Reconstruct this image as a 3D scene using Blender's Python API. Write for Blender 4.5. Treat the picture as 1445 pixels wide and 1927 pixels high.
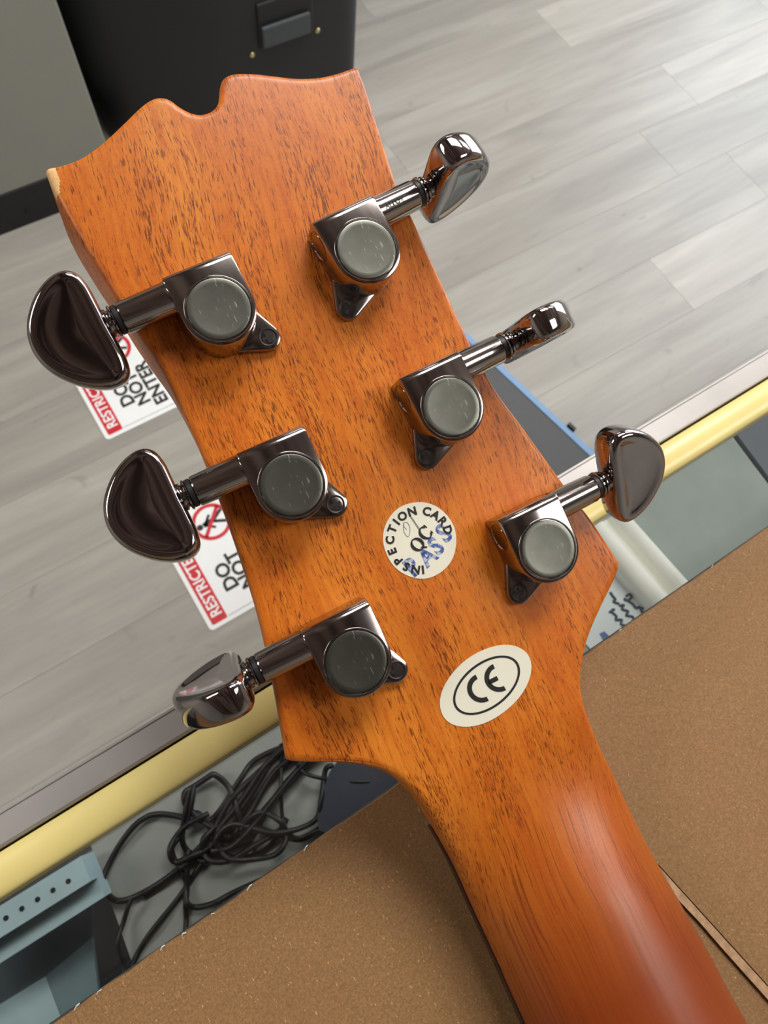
import bpy, bmesh, math, random
import numpy as np
from mathutils import Matrix, Vector

random.seed(7)
for o in list(bpy.data.objects):
    bpy.data.objects.remove(o)
scene = bpy.context.scene
COL = scene.collection

# ------------------------------------------------------------------ camera
# world: X runs along the counter edge, Y points across it to the shop floor, Z up,
# z = 0 is the glass top of the counter.  Units: metres.
RC = np.array([[0.84080946, -0.53517846, 0.08138468],
               [-0.48031231, -0.80689636, -0.34382896],
               [0.24967886, 0.25000458, -0.93549889]])     # rows: image right, image down, forward
F_PX, CX, CY, ZC = 1290.0, 722.5, 963.5, 0.215
CAM = np.array([0.0, 0.0, ZC])
cam_d = bpy.data.cameras.new('camera')
cam = bpy.data.objects.new('camera', cam_d)
COL.objects.link(cam)
M = Matrix.Identity(4)
for i in range(3):
    M[i][0], M[i][1], M[i][2], M[i][3] = RC[0, i], -RC[1, i], -RC[2, i], CAM[i]
cam.matrix_world = M
cam_d.sensor_fit = 'VERTICAL'
cam_d.sensor_height = 36.0
cam_d.lens = 36.0 * F_PX / 1927.0
cam_d.clip_start = 0.01
cam_d.clip_end = 50
cam_d.dof.use_dof = True
cam_d.dof.focus_distance = 0.150
cam_d.dof.aperture_fstop = 38
scene.camera = cam

# ------------------------------------------------------------------ light, exposure
scene.view_settings.view_transform = 'Standard'
scene.view_settings.look = 'None'
scene.view_settings.exposure = 0.5
scene.view_settings.gamma = 1.0
scene.view_settings.use_curve_mapping = False
world = bpy.data.worlds.new('world')
scene.world = world
world.use_nodes = True
world.node_tree.nodes['Background'].inputs[0].default_value = (0.80, 0.87, 1.0, 1)
world.node_tree.nodes['Background'].inputs[1].default_value = 0.5


def area(name, loc, target, sx, sy, power, color):
    d = bpy.data.lights.new(name, 'AREA')
    d.shape = 'RECTANGLE'
    d.size, d.size_y, d.energy, d.color = sx, sy, power, color
    o = bpy.data.objects.new(name, d)
    COL.objects.link(o)
    o.location = loc
    v = Vector(target) - Vector(loc)
    o.rotation_euler = v.to_track_quat('-Z', 'Y').to_euler()
    return o


WARM = (1.0, 0.965, 0.88)
LAMPS = [(0.95, 0.72, 22), (1.35, -0.62, 12), (1.6, 2.5, 6), (-1.4, 1.0, 14), (2.6, 0.9, 9)]
for (lx, ly, lp) in LAMPS:
    area('ceiling_lamp_light', (lx, ly, 1.36), (lx, ly, 0), 1.15, 0.5, lp, WARM)
area('window_daylight', (3.35, 1.2, 0.35), (0, 0.9, -0.4), 1.9, 1.5, 34, (0.80, 0.90, 1.0))


# ------------------------------------------------------------------ projection helpers
def ray(px, py):
    return RC.T @ np.array([(px - CX) / F_PX, (py - CY) / F_PX, 1.0])


def onz(px, py, z):
    r = ray(px, py)
    return CAM + r * ((z - ZC) / r[2])


# ------------------------------------------------------------------ mesh helpers
def link(name, me, mat=None, parent=None, smooth=False, matrix=None):
    o = bpy.data.objects.new(name, me)
    COL.objects.link(o)
    if mat is not None:
        if isinstance(mat, (list, tuple)):
            for m in mat:
                me.materials.append(m)
        elif not me.materials:
            me.materials.append(mat)
    if smooth:
        for p in me.polygons:
            p.use_smooth = True
    if parent is not None:
        o.parent = parent
    if matrix is not None:
        o.matrix_world = matrix
    return o


def mesh(verts, faces):
    me = bpy.data.meshes.new('mesh')
    me.from_pydata([tuple(float(c) for c in v) for v in verts], [], faces)
    me.update()
    return me


def from_bm(bm):
    me = bpy.data.meshes.new('mesh')
    bmesh.ops.recalc_face_normals(bm, faces=bm.faces)
    bm.to_mesh(me)
    bm.free()
    return me


def tag(o, label, cat, group=None):
    o['label'] = label
    o['category'] = cat
    if group:
        o['group'] = group
    return o


def struct(o):
    o['kind'] = 'structure'
    return o


def empty(name, loc=(0, 0, 0), matrix=None, parent=None):
    o = bpy.data.objects.new(name, None)
    o.empty_display_size = 0.02
    COL.objects.link(o)
    if parent:
        o.parent = parent
    if matrix is not None:
        o.matrix_world = matrix
    else:
        o.location = loc
    return o


def box_me(x0, x1, y0, y1, z0, z1, bev=0.0, seg=2):
    bm = bmesh.new()
    bmesh.ops.create_cube(bm, size=1)
    for v in bm.verts:
        v.co = Vector(((x0 + x1) / 2 + v.co.x * (x1 - x0), (y0 + y1) / 2 + v.co.y * (y1 - y0),
                       (z0 + z1) / 2 + v.co.z * (z1 - z0)))
    if bev:
        bmesh.ops.bevel(bm, geom=list(bm.edges), offset=bev, segments=seg, affect='EDGES', profile=0.5)
    return from_bm(bm)


def prism_me(pts, z0, z1, bev=0.0, seg=2):
    """polygon (list of xy) extruded from z0 to z1"""
    bm = bmesh.new()
    vs = [bm.verts.new((p[0], p[1], z0)) for p in pts]
    f = bm.faces.new(vs)
    r = bmesh.ops.extrude_face_region(bm, geom=[f])
    up = [g for g in r['geom'] if isinstance(g, bmesh.types.BMVert)]
    for v in up:
        v.co.z = z1
    if bev:
        es = [e for e in bm.edges if all(abs(v.co.z - z1) < 1e-9 for v in e.verts)]
        bmesh.ops.bevel(bm, geom=es, offset=bev, segments=seg, affect='EDGES', profile=0.5)
    return from_bm(bm)


def lathe(prof, n=40, axis='X', center=(0, 0, 0)):
    """prof: list of (a, r) along axis; closed at ends"""
    verts, faces = [], []
    for (a, r) in prof:
        for k in range(n):
            t = 2 * math.pi * k / n
            c, s = r * math.cos(t), r * math.sin(t)
            p = {'X': (a, c, s), 'Z': (c, s, a)}[axis]
            verts.append((p[0] + center[0], p[1] + center[1], p[2] + center[2]))
    m = len(prof)
    for i in range(m - 1):
        for k in range(n):
            k2 = (k + 1) % n
            faces.append((i * n + k, i * n + k2, (i + 1) * n + k2, (i + 1) * n + k))
    faces.append(tuple(range(n))[::-1])
    faces.append(tuple((m - 1) * n + k for k in range(n)))
    bm = bmesh.new()
    vv = [bm.verts.new(v) for v in verts]
    for f in faces:
        bm.faces.new([vv[i] for i in f])
    return from_bm(bm)


def join_me(list_me):
    bm = bmesh.new()
    for me in list_me:
        bm.from_mesh(me)
    out = bpy.data.meshes.new('mesh')
    bm.to_mesh(out)
    bm.free()
    return out


def auto_smooth(me, ang=35):
    for p in me.polygons:
        p.use_smooth = True
    bm = bmesh.new()
    bm.from_mesh(me)
    lim = math.radians(ang)
    for e in bm.edges:
        if len(e.link_faces) == 2:
            e.smooth = e.calc_face_angle(0.0) < lim
        else:
            e.smooth = False
    bm.to_mesh(me)
    bm.free()
    return me


def catmull(pts, n=6, closed=False):
    P = [np.array(p, float) for p in pts]
    if closed:
        P = [P[-1]] + P + [P[0], P[1]]
    else:
        P = [2 * P[0] - P[1]] + P + [2 * P[-1] - P[-2]]
    out = []
    for i in range(1, len(P) - 2):
        for k in range(n):
            t = k / n
            a, b, c, d = P[i - 1], P[i], P[i + 1], P[i + 2]
            out.append(0.5 * (2 * b + (c - a) * t + (2 * a - 5 * b + 4 * c - d) * t * t
                              + (-a + 3 * b - 3 * c + d) * t ** 3))
    if not closed:
        out.append(P[-2])
    return out


def resample(pts, n, w=None):
    P = np.array(pts, float)
    d = np.r_[0, np.cumsum(np.linalg.norm(np.diff(P, axis=0), axis=1))]
    d /= d[-1]
    t = np.linspace(0, 1, n) if w is None else np.asarray(w)
    return np.stack([np.interp(t, d, P[:, k]) for k in range(P.shape[1])], 1)


_tc = [0]


def text_2d(s, size=1.0, spacing=1.0, bold=0.0):
    """flat text as (verts2d, faces), centred on its own bounding box"""
    cu = bpy.data.curves.new('txt', 'FONT')
    cu.body = s
    cu.size = size
    cu.space_character = spacing
    cu.offset = bold
    cu.resolution_u = 3
    cu.fill_mode = 'FRONT'
    ob = bpy.data.objects.new('txt', cu)
    COL.objects.link(ob)
    dg = bpy.context.evaluated_depsgraph_get()
    me = ob.evaluated_get(dg).to_mesh()
    V = np.array([(v.co.x, v.co.y) for v in me.vertices])
    Fc = [tuple(p.vertices) for p in me.polygons]
    ob.evaluated_get(dg).to_mesh_clear()
    bpy.data.objects.remove(ob)
    bpy.data.curves.remove(cu)
    V -= (V.max(0) + V.min(0)) / 2
    return V, Fc


def tube_me(path, r, n=8, r2=None):
    P = [Vector(tuple(float(c) for c in p)) for p in path]
    verts, faces = [], []
    up = Vector((0, 0, 1))
    for i, p in enumerate(P):
        t = (P[min(i + 1, len(P) - 1)] - P[max(i - 1, 0)])
        if t.length < 1e-9:
            t = Vector((1, 0, 0))
        t.normalize()
        s = t.cross(up)
        if s.length < 1e-3:
            s = t.cross(Vector((1, 0, 0)))
        s.normalize()
        u = s.cross(t)
        for k in range(n):
            a = 2 * math.pi * k / n
            verts.append(p + s * (r * math.cos(a)) + u * (r * math.sin(a)))
    for i in range(len(P) - 1):
        for k in range(n):
            k2 = (k + 1) % n
            faces.append((i * n + k, i * n + k2, (i + 1) * n + k2, (i + 1) * n + k))
    faces.append(tuple(range(n))[::-1])
    faces.append(tuple((len(P) - 1) * n + k for k in range(n)))
    return mesh(verts, faces)


# ------------------------------------------------------------------ materials
def srgb(r, g, b):
    def c(v):
        v /= 255.0
        return v / 12.92 if v <= 0.04045 else ((v + 0.055) / 1.055) ** 2.4
    return (c(r), c(g), c(b), 1.0)


class NT:
    def __init__(self, name):
        self.m = bpy.data.materials.new(name)
        self.m.use_nodes = True
        self.t = self.m.node_tree
        self.b = self.t.nodes['Principled BSDF']
        self.out = self.t.nodes['Material Output']

    def n(self, typ, **kw):
        nd = self.t.nodes.new(typ)
        for k, v in kw.items():
            setattr(nd, k, v)
        return nd

    def l(self, a, b):
        self.t.links.new(a, b)

    def coord(self, scale=(1, 1, 1), rot=(0, 0, 0), src='Object', loc=(0, 0, 0)):
        tc = self.n('ShaderNodeTexCoord')
        mp = self.n('ShaderNodeMapping')
        mp.inputs['Scale'].default_value = scale
        mp.inputs['Rotation'].default_value = rot
        mp.inputs['Location'].default_value = loc
        self.l(tc.outputs[src], mp.inputs['Vector'])
        return mp.outputs['Vector']

    def noise(self, vec, scale, detail=4, rough=0.55, dist=0.0):
        nd = self.n('ShaderNodeTexNoise')
        nd.inputs['Scale'].default_value = scale
        nd.inputs['Detail'].default_value = detail
        nd.inputs['Roughness'].default_value = rough
        nd.inputs['Distortion'].default_value = dist
        self.l(vec, nd.inputs['Vector'])
        return nd.outputs['Fac']

    def ramp(self, fac, stops, interp='LINEAR'):
        nd = self.n('ShaderNodeValToRGB')
        nd.color_ramp.interpolation = interp
        cr = nd.color_ramp
        while len(cr.elements) < len(stops):
            cr.elements.new(0.5)
        for e, (p, c) in zip(cr.elements, stops):
            e.position = p
            e.color = c if isinstance(c, tuple) else (c, c, c, 1)
        self.l(fac, nd.inputs['Fac'])
        return nd.outputs['Color']

    def mix(self, fac, a, b, mode='MIX'):
        nd = self.n('ShaderNodeMix', data_type='RGBA', blend_type=mode)
        for sock, v in ((nd.inputs[0], fac), (nd.inputs[6], a), (nd.inputs[7], b)):
            if hasattr(v, 'is_linked'):
                self.l(v, sock)
            else:
                sock.default_value = v
        return nd.outputs[2]

    def math(self, op, a, b=None, clamp=False):
        nd = self.n('ShaderNodeMath', operation=op, use_clamp=clamp)
        for sock, v in ((nd.inputs[0], a), (nd.inputs[1], b)):
            if v is None:
                continue
            if hasattr(v, 'is_linked'):
                self.l(v, sock)
            else:
                sock.default_value = v
        return nd.outputs[0]

    def bump(self, h, strength=0.2, dist=0.0005):
        nd = self.n('ShaderNodeBump')
        nd.inputs['Strength'].default_value = strength
        nd.inputs['Distance'].default_value = dist
        self.l(h, nd.inputs['Height'])
        self.l(nd.outputs['Normal'], self.b.inputs['Normal'])


def plain(name, col, rough=0.5, metal=0.0, var=0.06, scale=60.0, coat=0.0, bump=0.0):
    n = NT(name)
    v = n.coord()
    f = n.noise(v, scale, 4)
    c0 = tuple(max(0, c * (1 - var)) for c in col[:3]) + (1,)
    c1 = tuple(min(1, c * (1 + var)) for c in col[:3]) + (1,)
    n.l(n.ramp(f, [(0.3, c0), (0.7, c1)]), n.b.inputs['Base Color'])
    n.b.inputs['Roughness'].default_value = rough
    n.b.inputs['Metallic'].default_value = metal
    n.b.inputs['Coat Weight'].default_value = coat
    if bump:
        n.bump(f, bump)
    return n.m


def wood_mat():
    n = NT('stained_mahogany')
    warp = n.noise(n.coord((1, 1, 1)), 14, 2)
    tc = n.n('ShaderNodeTexCoord')
    sep = n.n('ShaderNodeSeparateXYZ')
    n.l(tc.outputs['Object'], sep.inputs[0])
    wx = n.math('MULTIPLY', n.math('SUBTRACT', warp, 0.5), 0.012)
    # grain leans a little across the neck axis
    lean = n.math('MULTIPLY', sep.outputs['Y'], -0.05)
    x2 = n.math('ADD', n.math('ADD', sep.outputs['X'], wx), lean)
    com = n.n('ShaderNodeCombineXYZ')
    n.l(x2, com.inputs[0])
    n.l(sep.outputs['Y'], com.inputs[1])
    n.l(n.math('MULTIPLY', sep.outputs['Z'], 0.6), com.inputs[2])

    def stretched(sx, sy, off):
        mp = n.n('ShaderNodeMapping')
        mp.inputs['Scale'].default_value = (sx, sy, sx * 0.5)
        mp.inputs['Location'].default_value = (off, off, 0)
        n.l(com.outputs[0], mp.inputs['Vector'])
        return mp.outputs['Vector']
    broad = n.noise(stretched(60, 8, 3), 1.0, 3, 0.55)
    fine = n.noise(stretched(900, 14, 7), 1.0, 4, 0.65)
    base = n.ramp(broad, [(0.28, srgb(196, 96, 22)), (0.5, srgb(210, 116, 32)), (0.72, srgb(222, 134, 46))])
    base = n.mix(n.ramp(fine, [(0.42, 0.0), (0.66, 0.6)]), base, srgb(178, 74, 16))
    pore = n.noise(stretched(4000, 19, 1), 1.0, 2, 0.5)
    dens = n.noise(stretched(110, 12, 5), 1.0, 3, 0.55)
    pm = n.math('ADD', pore, n.math('MULTIPLY', n.math('SUBTRACT', dens, 0.5), 0.42))
    pf = n.ramp(pm, [(0.57, 0.0), (0.64, 0.85)])
    pore2 = n.noise(stretched(2600, 11, 9), 1.0, 2, 0.5)
    pf2 = n.ramp(n.math('ADD', pore2, n.math('MULTIPLY', n.math('SUBTRACT', dens, 0.5), 0.25)), [(0.66, 0.0), (0.71, 0.85)])
    pf = n.math('MAXIMUM', pf, pf2)
    calm = n.n('ShaderNodeMapRange')
    calm.inputs[1].default_value = 0.0
    calm.inputs[2].default_value = -0.05
    calm.inputs[3].default_value = 1.0
    calm.inputs[4].default_value = 0.25
    n.l(sep.outputs['Y'], calm.inputs[0])
    pf = n.math('MULTIPLY', pf, calm.outputs[0])
    col = n.mix(pf, base, srgb(98, 36, 12))
    speck = n.noise(n.coord((1, 1, 1)), 1800, 2, 0.6)
    col = n.mix(n.ramp(speck, [(0.42, 0.0), (0.75, 0.2)]), col, srgb(240, 146, 48))
    # redder stain along the rounded neck, darkened to stand in for shade cast there
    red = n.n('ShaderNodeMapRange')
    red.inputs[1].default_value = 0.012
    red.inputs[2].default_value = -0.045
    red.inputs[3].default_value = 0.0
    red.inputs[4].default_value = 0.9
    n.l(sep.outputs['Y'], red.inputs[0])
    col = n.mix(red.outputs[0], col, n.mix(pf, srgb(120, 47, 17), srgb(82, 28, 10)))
    # redder sanded edges at the outermost tip
    n.l(col, n.b.inputs['Base Color'])
    n.b.inputs['Roughness'].default_value = 0.36
    n.b.inputs['Specular IOR Level'].default_value = 0.4
    n.b.inputs['Coat Weight'].default_value = 0.12
    n.b.inputs['Coat Roughness'].default_value = 0.22
    n.bump(pf, 0.12, -0.0001)
    return n.m


def board_mat():
    n = NT('brown_hardboard')
    a = n.noise(n.coord((1, 1, 1)), 1900, 4, 0.6)
    b = n.noise(n.coord((1, 1, 1)), 22, 3, 0.5)
    fl = n.noise(n.coord((1900, 800, 1200), (0, 0, 0.6)), 1.0, 2, 0.5)
    f2 = n.noise(n.coord((500, 1300, 900), (0, 0, 0.3)), 1.0, 2, 0.5)
    c = n.ramp(a, [(0.28, srgb(120, 87, 52)), (0.5, srgb(140, 104, 64)), (0.72, srgb(160, 122, 80))])
    c = n.mix(n.ramp(b, [(0.35, 0.0), (0.7, 0.3)]), c, srgb(134, 94, 62))
    c = n.mix(n.ramp(f2, [(0.62, 0.0), (0.72, 0.45)]), c, srgb(116, 80, 50))
    c = n.mix(n.ramp(fl, [(0.68, 0.0), (0.73, 0.7)]), c, srgb(206, 168, 118))
    n.l(c, n.b.inputs['Base Color'])
    n.b.inputs['Roughness'].default_value = 0.7
    n.bump(a, 0.25, 0.0003)
    return n.m


def plank_mat():
    n = NT('grey_vinyl_plank')
    oi = n.n('ShaderNodeObjectInfo')
    tc = n.n('ShaderNodeTexCoord')
    off = n.n('ShaderNodeVectorMath', operation='ADD')
    com = n.n('ShaderNodeCombineXYZ')
    n.l(n.math('MULTIPLY', oi.outputs['Random'], 37.0), com.inputs[0])
    n.l(n.math('MULTIPLY', oi.outputs['Random'], 11.0), com.inputs[1])
    n.l(tc.outputs['Object'], off.inputs[0])
    n.l(com.outputs[0], off.inputs[1])

    def st(sx, sy):
        mp = n.n('ShaderNodeMapping')
        mp.inputs['Scale'].default_value = (sx, sy, 1)
        n.l(off.outputs[0], mp.inputs['Vector'])
        return mp.outputs['Vector']
    a = n.noise(st(1.6, 14), 1.0, 4, 0.55, 0.6)
    b = n.noise(st(4, 60), 1.0, 4, 0.6, 0.4)
    k = n.noise(st(9, 16), 1.0, 3, 0.5, 1.2)
    c = n.ramp(a, [(0.30, srgb(152, 147, 141)), (0.5, srgb(167, 162, 156)), (0.70, srgb(181, 177, 170))])
    c = n.mix(n.ramp(b, [(0.45, 0.0), (0.75, 0.35)]), c, srgb(143, 137, 131))
    c = n.mix(n.ramp(k, [(0.66, 0.0), (0.80, 0.55)]), c, srgb(118, 112, 105))
    c = n.mix(1.0, c, oi.outputs['Color'], 'MULTIPLY')
    n.l(c, n.b.inputs['Base Color'])
    n.b.inputs['Roughness'].default_value = 0.42
    n.bump(b, 0.08, 0.0005)
    return n.m


def nickel(name, col, rough, scr=0.0, blotch=0.0):
    n = NT(name)
    v = n.coord()
    f = n.noise(v, 260, 3)
    c = n.ramp(f, [(0.3, tuple(x * 0.93 for x in col[:3]) + (1,)), (0.7, col)])
    if blotch:
        bl = n.noise(n.coord(), 210, 4, 0.6)
        c = n.mix(n.ramp(bl, [(0.4, 0.0), (0.75, blotch)]), c, tuple(min(1, x * 1.7) for x in col[:3]) + (1,))
    n.l(c, n.b.inputs['Base Color'])
    n.b.inputs['Metallic'].default_value = 1.0
    if scr:
        s = n.noise(n.coord((2600, 320, 900), (0, 0, 0.7)), 1.0, 2, 0.5)
        n.l(n.math('ADD', n.math('MULTIPLY', n.ramp(s, [(0.64, 0.0), (0.70, 1.0)]), 0.15), rough), n.b.inputs['Roughness'])
        n.l(n.mix(n.ramp(s, [(0.66, 0.0), (0.70, scr)]), c, srgb(190, 190, 175)), n.b.inputs['Base Color'])
    else:
        n.b.inputs['Roughness'].default_value = rough
    return n.m


def glass_mat():
    n = NT('counter_glass')
    n.t.nodes.remove(n.b)
    tr = n.n('ShaderNodeBsdfTransparent')
    tr.inputs[0].default_value = (0.975, 0.985, 0.985, 1)
    gl = n.n('ShaderNodeBsdfGlossy')
    gl.inputs['Roughness'].default_value = 0.02
    lw = n.n('ShaderNodeLayerWeight')
    lw.inputs[0].default_value = 0.5
    fr = n.math('ADD', n.math('MULTIPLY', n.math('POWER', lw.outputs['Facing'], 5.0), 0.95), 0.04, True)
    mx = n.n('ShaderNodeMixShader')
    n.l(fr, mx.inputs[0])
    n.l(tr.outputs[0], mx.inputs[1])
    n.l(gl.outputs[0], mx.inputs[2])
    n.l(mx.outputs[0], n.out.inputs[0])
    return n.m


def ceil_mat():
    n = NT('reflection_banded_ceiling')
    a = n.noise(n.coord((4.5, 0.35, 1), (0, 0, 0.5)), 1.0, 3, 0.6)  # made-up bands, there to streak reflections in the tuner buttons
    n.l(n.ramp(a, [(0.36, srgb(62, 46, 42)), (0.5, srgb(150, 124, 114)), (0.62, srgb(186, 166, 156))]), n.b.inputs['Base Color'])
    n.b.inputs['Roughness'].default_value = 0.8
    return n.m


def emit_mat(name, col, s):
    n = NT(name)
    n.b.inputs['Base Color'].default_value = col
    n.b.inputs['Emission Color'].default_value = col
    n.b.inputs['Emission Strength'].default_value = s
    return n.m


def stamp_mat():
    n = NT('blue_stamp_ink')
    f = n.noise(n.coord(), 900, 3, 0.6)
    n.l(n.ramp(f, [(0.38, srgb(190, 196, 214)), (0.50, srgb(88, 112, 176)), (0.64, srgb(38, 62, 140))]), n.b.inputs['Base Color'])
    n.b.inputs['Roughness'].default_value = 0.6
    return n.m


W = {
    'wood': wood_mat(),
    'raw': plain('bare_wood_chip', srgb(236, 190, 130), 0.6, var=0.15, scale=900),
    'fret': plain('dark_rosewood', srgb(52, 30, 22), 0.5),
    'board': board_mat(),
    'board_edge': plain('torn_board_edge', srgb(176, 140, 108), 0.8, var=0.25, scale=500),
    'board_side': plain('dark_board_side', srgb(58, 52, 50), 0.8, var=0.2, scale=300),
    'plank': plank_mat(),
    'nickel': nickel('black_nickel', (0.42, 0.385, 0.385, 1), 0.13),
    'nickel_dark': nickel('polished_black_nickel', (0.36, 0.325, 0.33, 1), 0.07),
    'cap': nickel('worn_cap_nickel', (0.175, 0.18, 0.16, 1), 0.36, scr=0.45, blotch=0.25),
    'rubber': plain('black_rubber', srgb(26, 26, 30), 0.45),
    'black_metal': plain('black_screw_steel', (0.016, 0.016, 0.018, 1), 0.45, metal=0.2),
    'hole': plain('dark_hole', (0.008, 0.007, 0.007, 1), 0.7),
    'sticker': plain('sticker_paper', srgb(232, 229, 214), 0.6, var=0.02),
    'ink': plain('black_print', srgb(26, 24, 26), 0.6),
    'pen': plain('grey_pen_line', srgb(120, 120, 125), 0.6),
    'stamp': stamp_mat(),
    'glass': glass_mat(),
    'alu': plain('brushed_aluminium', srgb(176, 172, 172), 0.42, metal=0.55, var=0.08, scale=40),
    'yellow': plain('aged_yellow_plastic', srgb(234, 216, 142), 0.38, var=0.05, scale=30, coat=0.2),
    'laminate': plain('grey_laminate', srgb(140, 142, 140), 0.5),
    'shelf': plain('grey_shelf', srgb(160, 163, 160), 0.55, var=0.08, scale=30),
    'shelf2': plain('grey_green_cloth', srgb(160, 170, 166), 0.8, var=0.10, scale=26),
    'shelf3': plain('slate_grey_felt', srgb(116, 122, 130), 0.8, var=0.08, scale=30),
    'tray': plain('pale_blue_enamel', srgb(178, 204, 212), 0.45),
    'tray_shade': plain('half_shade_enamel', srgb(120, 142, 150), 0.5),
    'slate': plain('deep_shade_enamel', srgb(84, 97, 104), 0.5),
    'pouch': plain('slate_pouch_vinyl', srgb(62, 66, 78), 0.35),
    'black_int': plain('black_lining', srgb(22, 22, 28), 0.8),
    'cable': plain('black_cable_jacket', srgb(22, 22, 27), 0.45),
    'white': plain('white_plastic', srgb(250, 250, 242), 0.45, var=0.03),
    'paper': plain('white_paper', srgb(224, 232, 236), 0.7, var=0.02),
    'marker': plain('blue_grey_ink', srgb(78, 90, 104), 0.7),
    'blue': plain('blue_sticker', srgb(92, 116, 170), 0.6),
    'sign': plain('white_sign_vinyl', srgb(244, 245, 248), 0.5, var=0.01),
    'red': plain('red_print', srgb(206, 30, 46), 0.5, var=0.03),
    'charcoal': plain('charcoal_plastic', srgb(62, 64, 68), 0.55),
    'ltblue': plain('light_blue_rim', srgb(112, 150, 196), 0.5),
    'cab': plain('grey_cabinet_paint', srgb(150, 151, 143), 0.6, var=0.02, scale=8),
    'black': plain('black_paint', srgb(24, 24, 27), 0.5),
    'speaker': plain('black_speaker_plastic', srgb(30, 30, 35), 0.5, var=0.15, scale=400),
    'speaker2': plain('dark_grey_handle', srgb(66, 70, 76), 0.5),
    'brass': plain('brass_screw', srgb(200, 190, 140), 0.3, metal=0.9),
    'wall': plain('off_white_wall', srgb(214, 210, 200), 0.8, var=0.02, scale=5),
    'ceil': ceil_mat(),
    'fix': plain('lamp_housing', srgb(230, 230, 228), 0.5),
}

# ------------------------------------------------------------------ room
FZ = -1.035
X0, X1, Y0, Y1, ZT = -3.0, 3.5, -2.6, 3.4, 1.40
struct(link('ceiling', box_me(X0, X1, Y0, Y1, ZT, ZT + 0.05), W['ceil']))
struct(link('wall_left', box_me(X0 - 0.1, X0, Y0, Y1, FZ, ZT), W['wall']))
struct(link('wall_back', box_me(X0, X1, Y1, Y1 + 0.1, FZ, ZT), W['wall']))
struct(link('wall_front', box_me(X0, X1, Y0 - 0.1, Y0, FZ, ZT), W['wall']))
# right wall with a window opening
bm = bmesh.new()
wx0, wx1 = X1, X1 + 0.1
wy0, wy1, wz0, wz1 = 0.2, 2.2, -0.4, 1.1
parts = [box_me(wx0, wx1, Y0, wy0, FZ, ZT), box_me(wx0, wx1, wy1, Y1, FZ, ZT),
         box_me(wx0, wx1, wy0, wy1, FZ, wz0), box_me(wx0, wx1, wy0, wy1, wz1, ZT)]
bm.free()
struct(link('wall_right', join_me(parts), W['wall']))
win = struct(empty('window_1', (X1, (wy0 + wy1) / 2, wz0)))
t = 0.04
fr = [box_me(-0.02, 0.06, -1.0, 1.0, 0, t), box_me(-0.02, 0.06, -1.0, 1.0, 1.5 - t, 1.5),
      box_me(-0.02, 0.06, -1.0, -1.0 + t, t, 1.5 - t), box_me(-0.02, 0.06, 1.0 - t, 1.0, t, 1.5 - t),
      box_me(-0.01, 0.05, -t / 2, t / 2, t, 1.5 - t)]
link('window_frame', join_me(fr), W['fix'], win)
link('pane', box_me(0.02, 0.026, -1.0 + t, -t / 2, t, 1.5 - t), W['glass'], win)
link('pane', box_me(0.02, 0.026, t / 2, 1.0 - t, t, 1.5 - t), W['glass'], win)
LNAME = ['nearest the front of the counter', 'over the staff side of the counter', 'farthest out over the shop floor', 'at the left end of the room', 'nearest the window']
for i, (lx, ly, lp) in enumerate(LAMPS):
    o = empty('ceiling_light', (lx, ly, ZT))
    tag(o, 'long white ceiling light fixture, ' + LNAME[i], 'ceiling light', 'ceiling lights')
    link('housing', box_me(-0.60, 0.60, -0.28, 0.28, -0.03, 0.0, 0.004), W['fix'], o)

# floor of single planks
PW = 0.162
floor = struct(link('floor', box_me(X0, X1, Y0, Y1, FZ - 0.05, FZ - 0.004), W['laminate']))
PL = 1.25
plank_cache = {}
row_off = {1.196: 1.478, 0.872: 1.660, 0.386: 1.210}
k0 = -2
for k in range(-3, 19):
    yb = 0.386 + (k - 1) * PW
    if yb < -0.2 or yb > 3.2:
        continue
    j = None
    known = False
    for kk, vv in row_off.items():
        if abs(kk - yb) < 0.01:
            j = vv
            known = True
    if j is None:
        j = {0: 0.45, 2: 0.36, 3: 0.20, 5: 2.1}.get(k, 0.3 + ((k * 0.47) % 1.0))
    x = j - PL * math.ceil((j - X0) / PL)
    while x < X1:
        a, b = max(x, X0), min(x + PL, X1)
        if b - a > 0.02:
            key = round(b - a, 4)
            if key not in plank_cache:
                plank_cache[key] = box_me(0.0001, key - 0.0001, 0.0001, PW - 0.0001, -0.004, 0.0, 0.0004, 1)
                plank_cache[key].materials.append(W['plank'])
            p = link('plank', plank_cache[key], None, floor)
            p.location = (a, yb, FZ)
            tone = random.uniform(0.88, 0.97)
            if known and abs(a - j) < 1e-6:
                tone = 1.10
            p.color = (tone, tone, tone, 1)
        x += PL

# ------------------------------------------------------------------ grey cabinet, loudspeaker
o = empty('grey_cabinet', (-0.30, 1.52, FZ))
tag(o, 'grey painted cabinet with black plinth standing on the floor beside the loudspeaker', 'cabinet')
link('body', box_me(-0.85, 0.542, -0.22, 0.22, 0.090, 0.95, 0.003), W['cab'], o)
pl = link('plinth', box_me(-0.85, 0.540, -0.222, 0.21, 0.0, 0.0898, 0.002), W['black'], o)
for sx in (0.335, -0.1):
    s = link('screw', lathe([(0, 0.006), (0.002, 0.006), (0.003, 0.003)], 14, 'Z'), W['hole'], pl)
    s.matrix_parent_inverse = Matrix()
    s.location = (sx, -0.222, 0.035)
    s.rotation_euler = (math.pi / 2, 0, 0)


def ony(px, py, y):
    r = ray(px, py)
    return CAM + r * (y / r[1])


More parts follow.
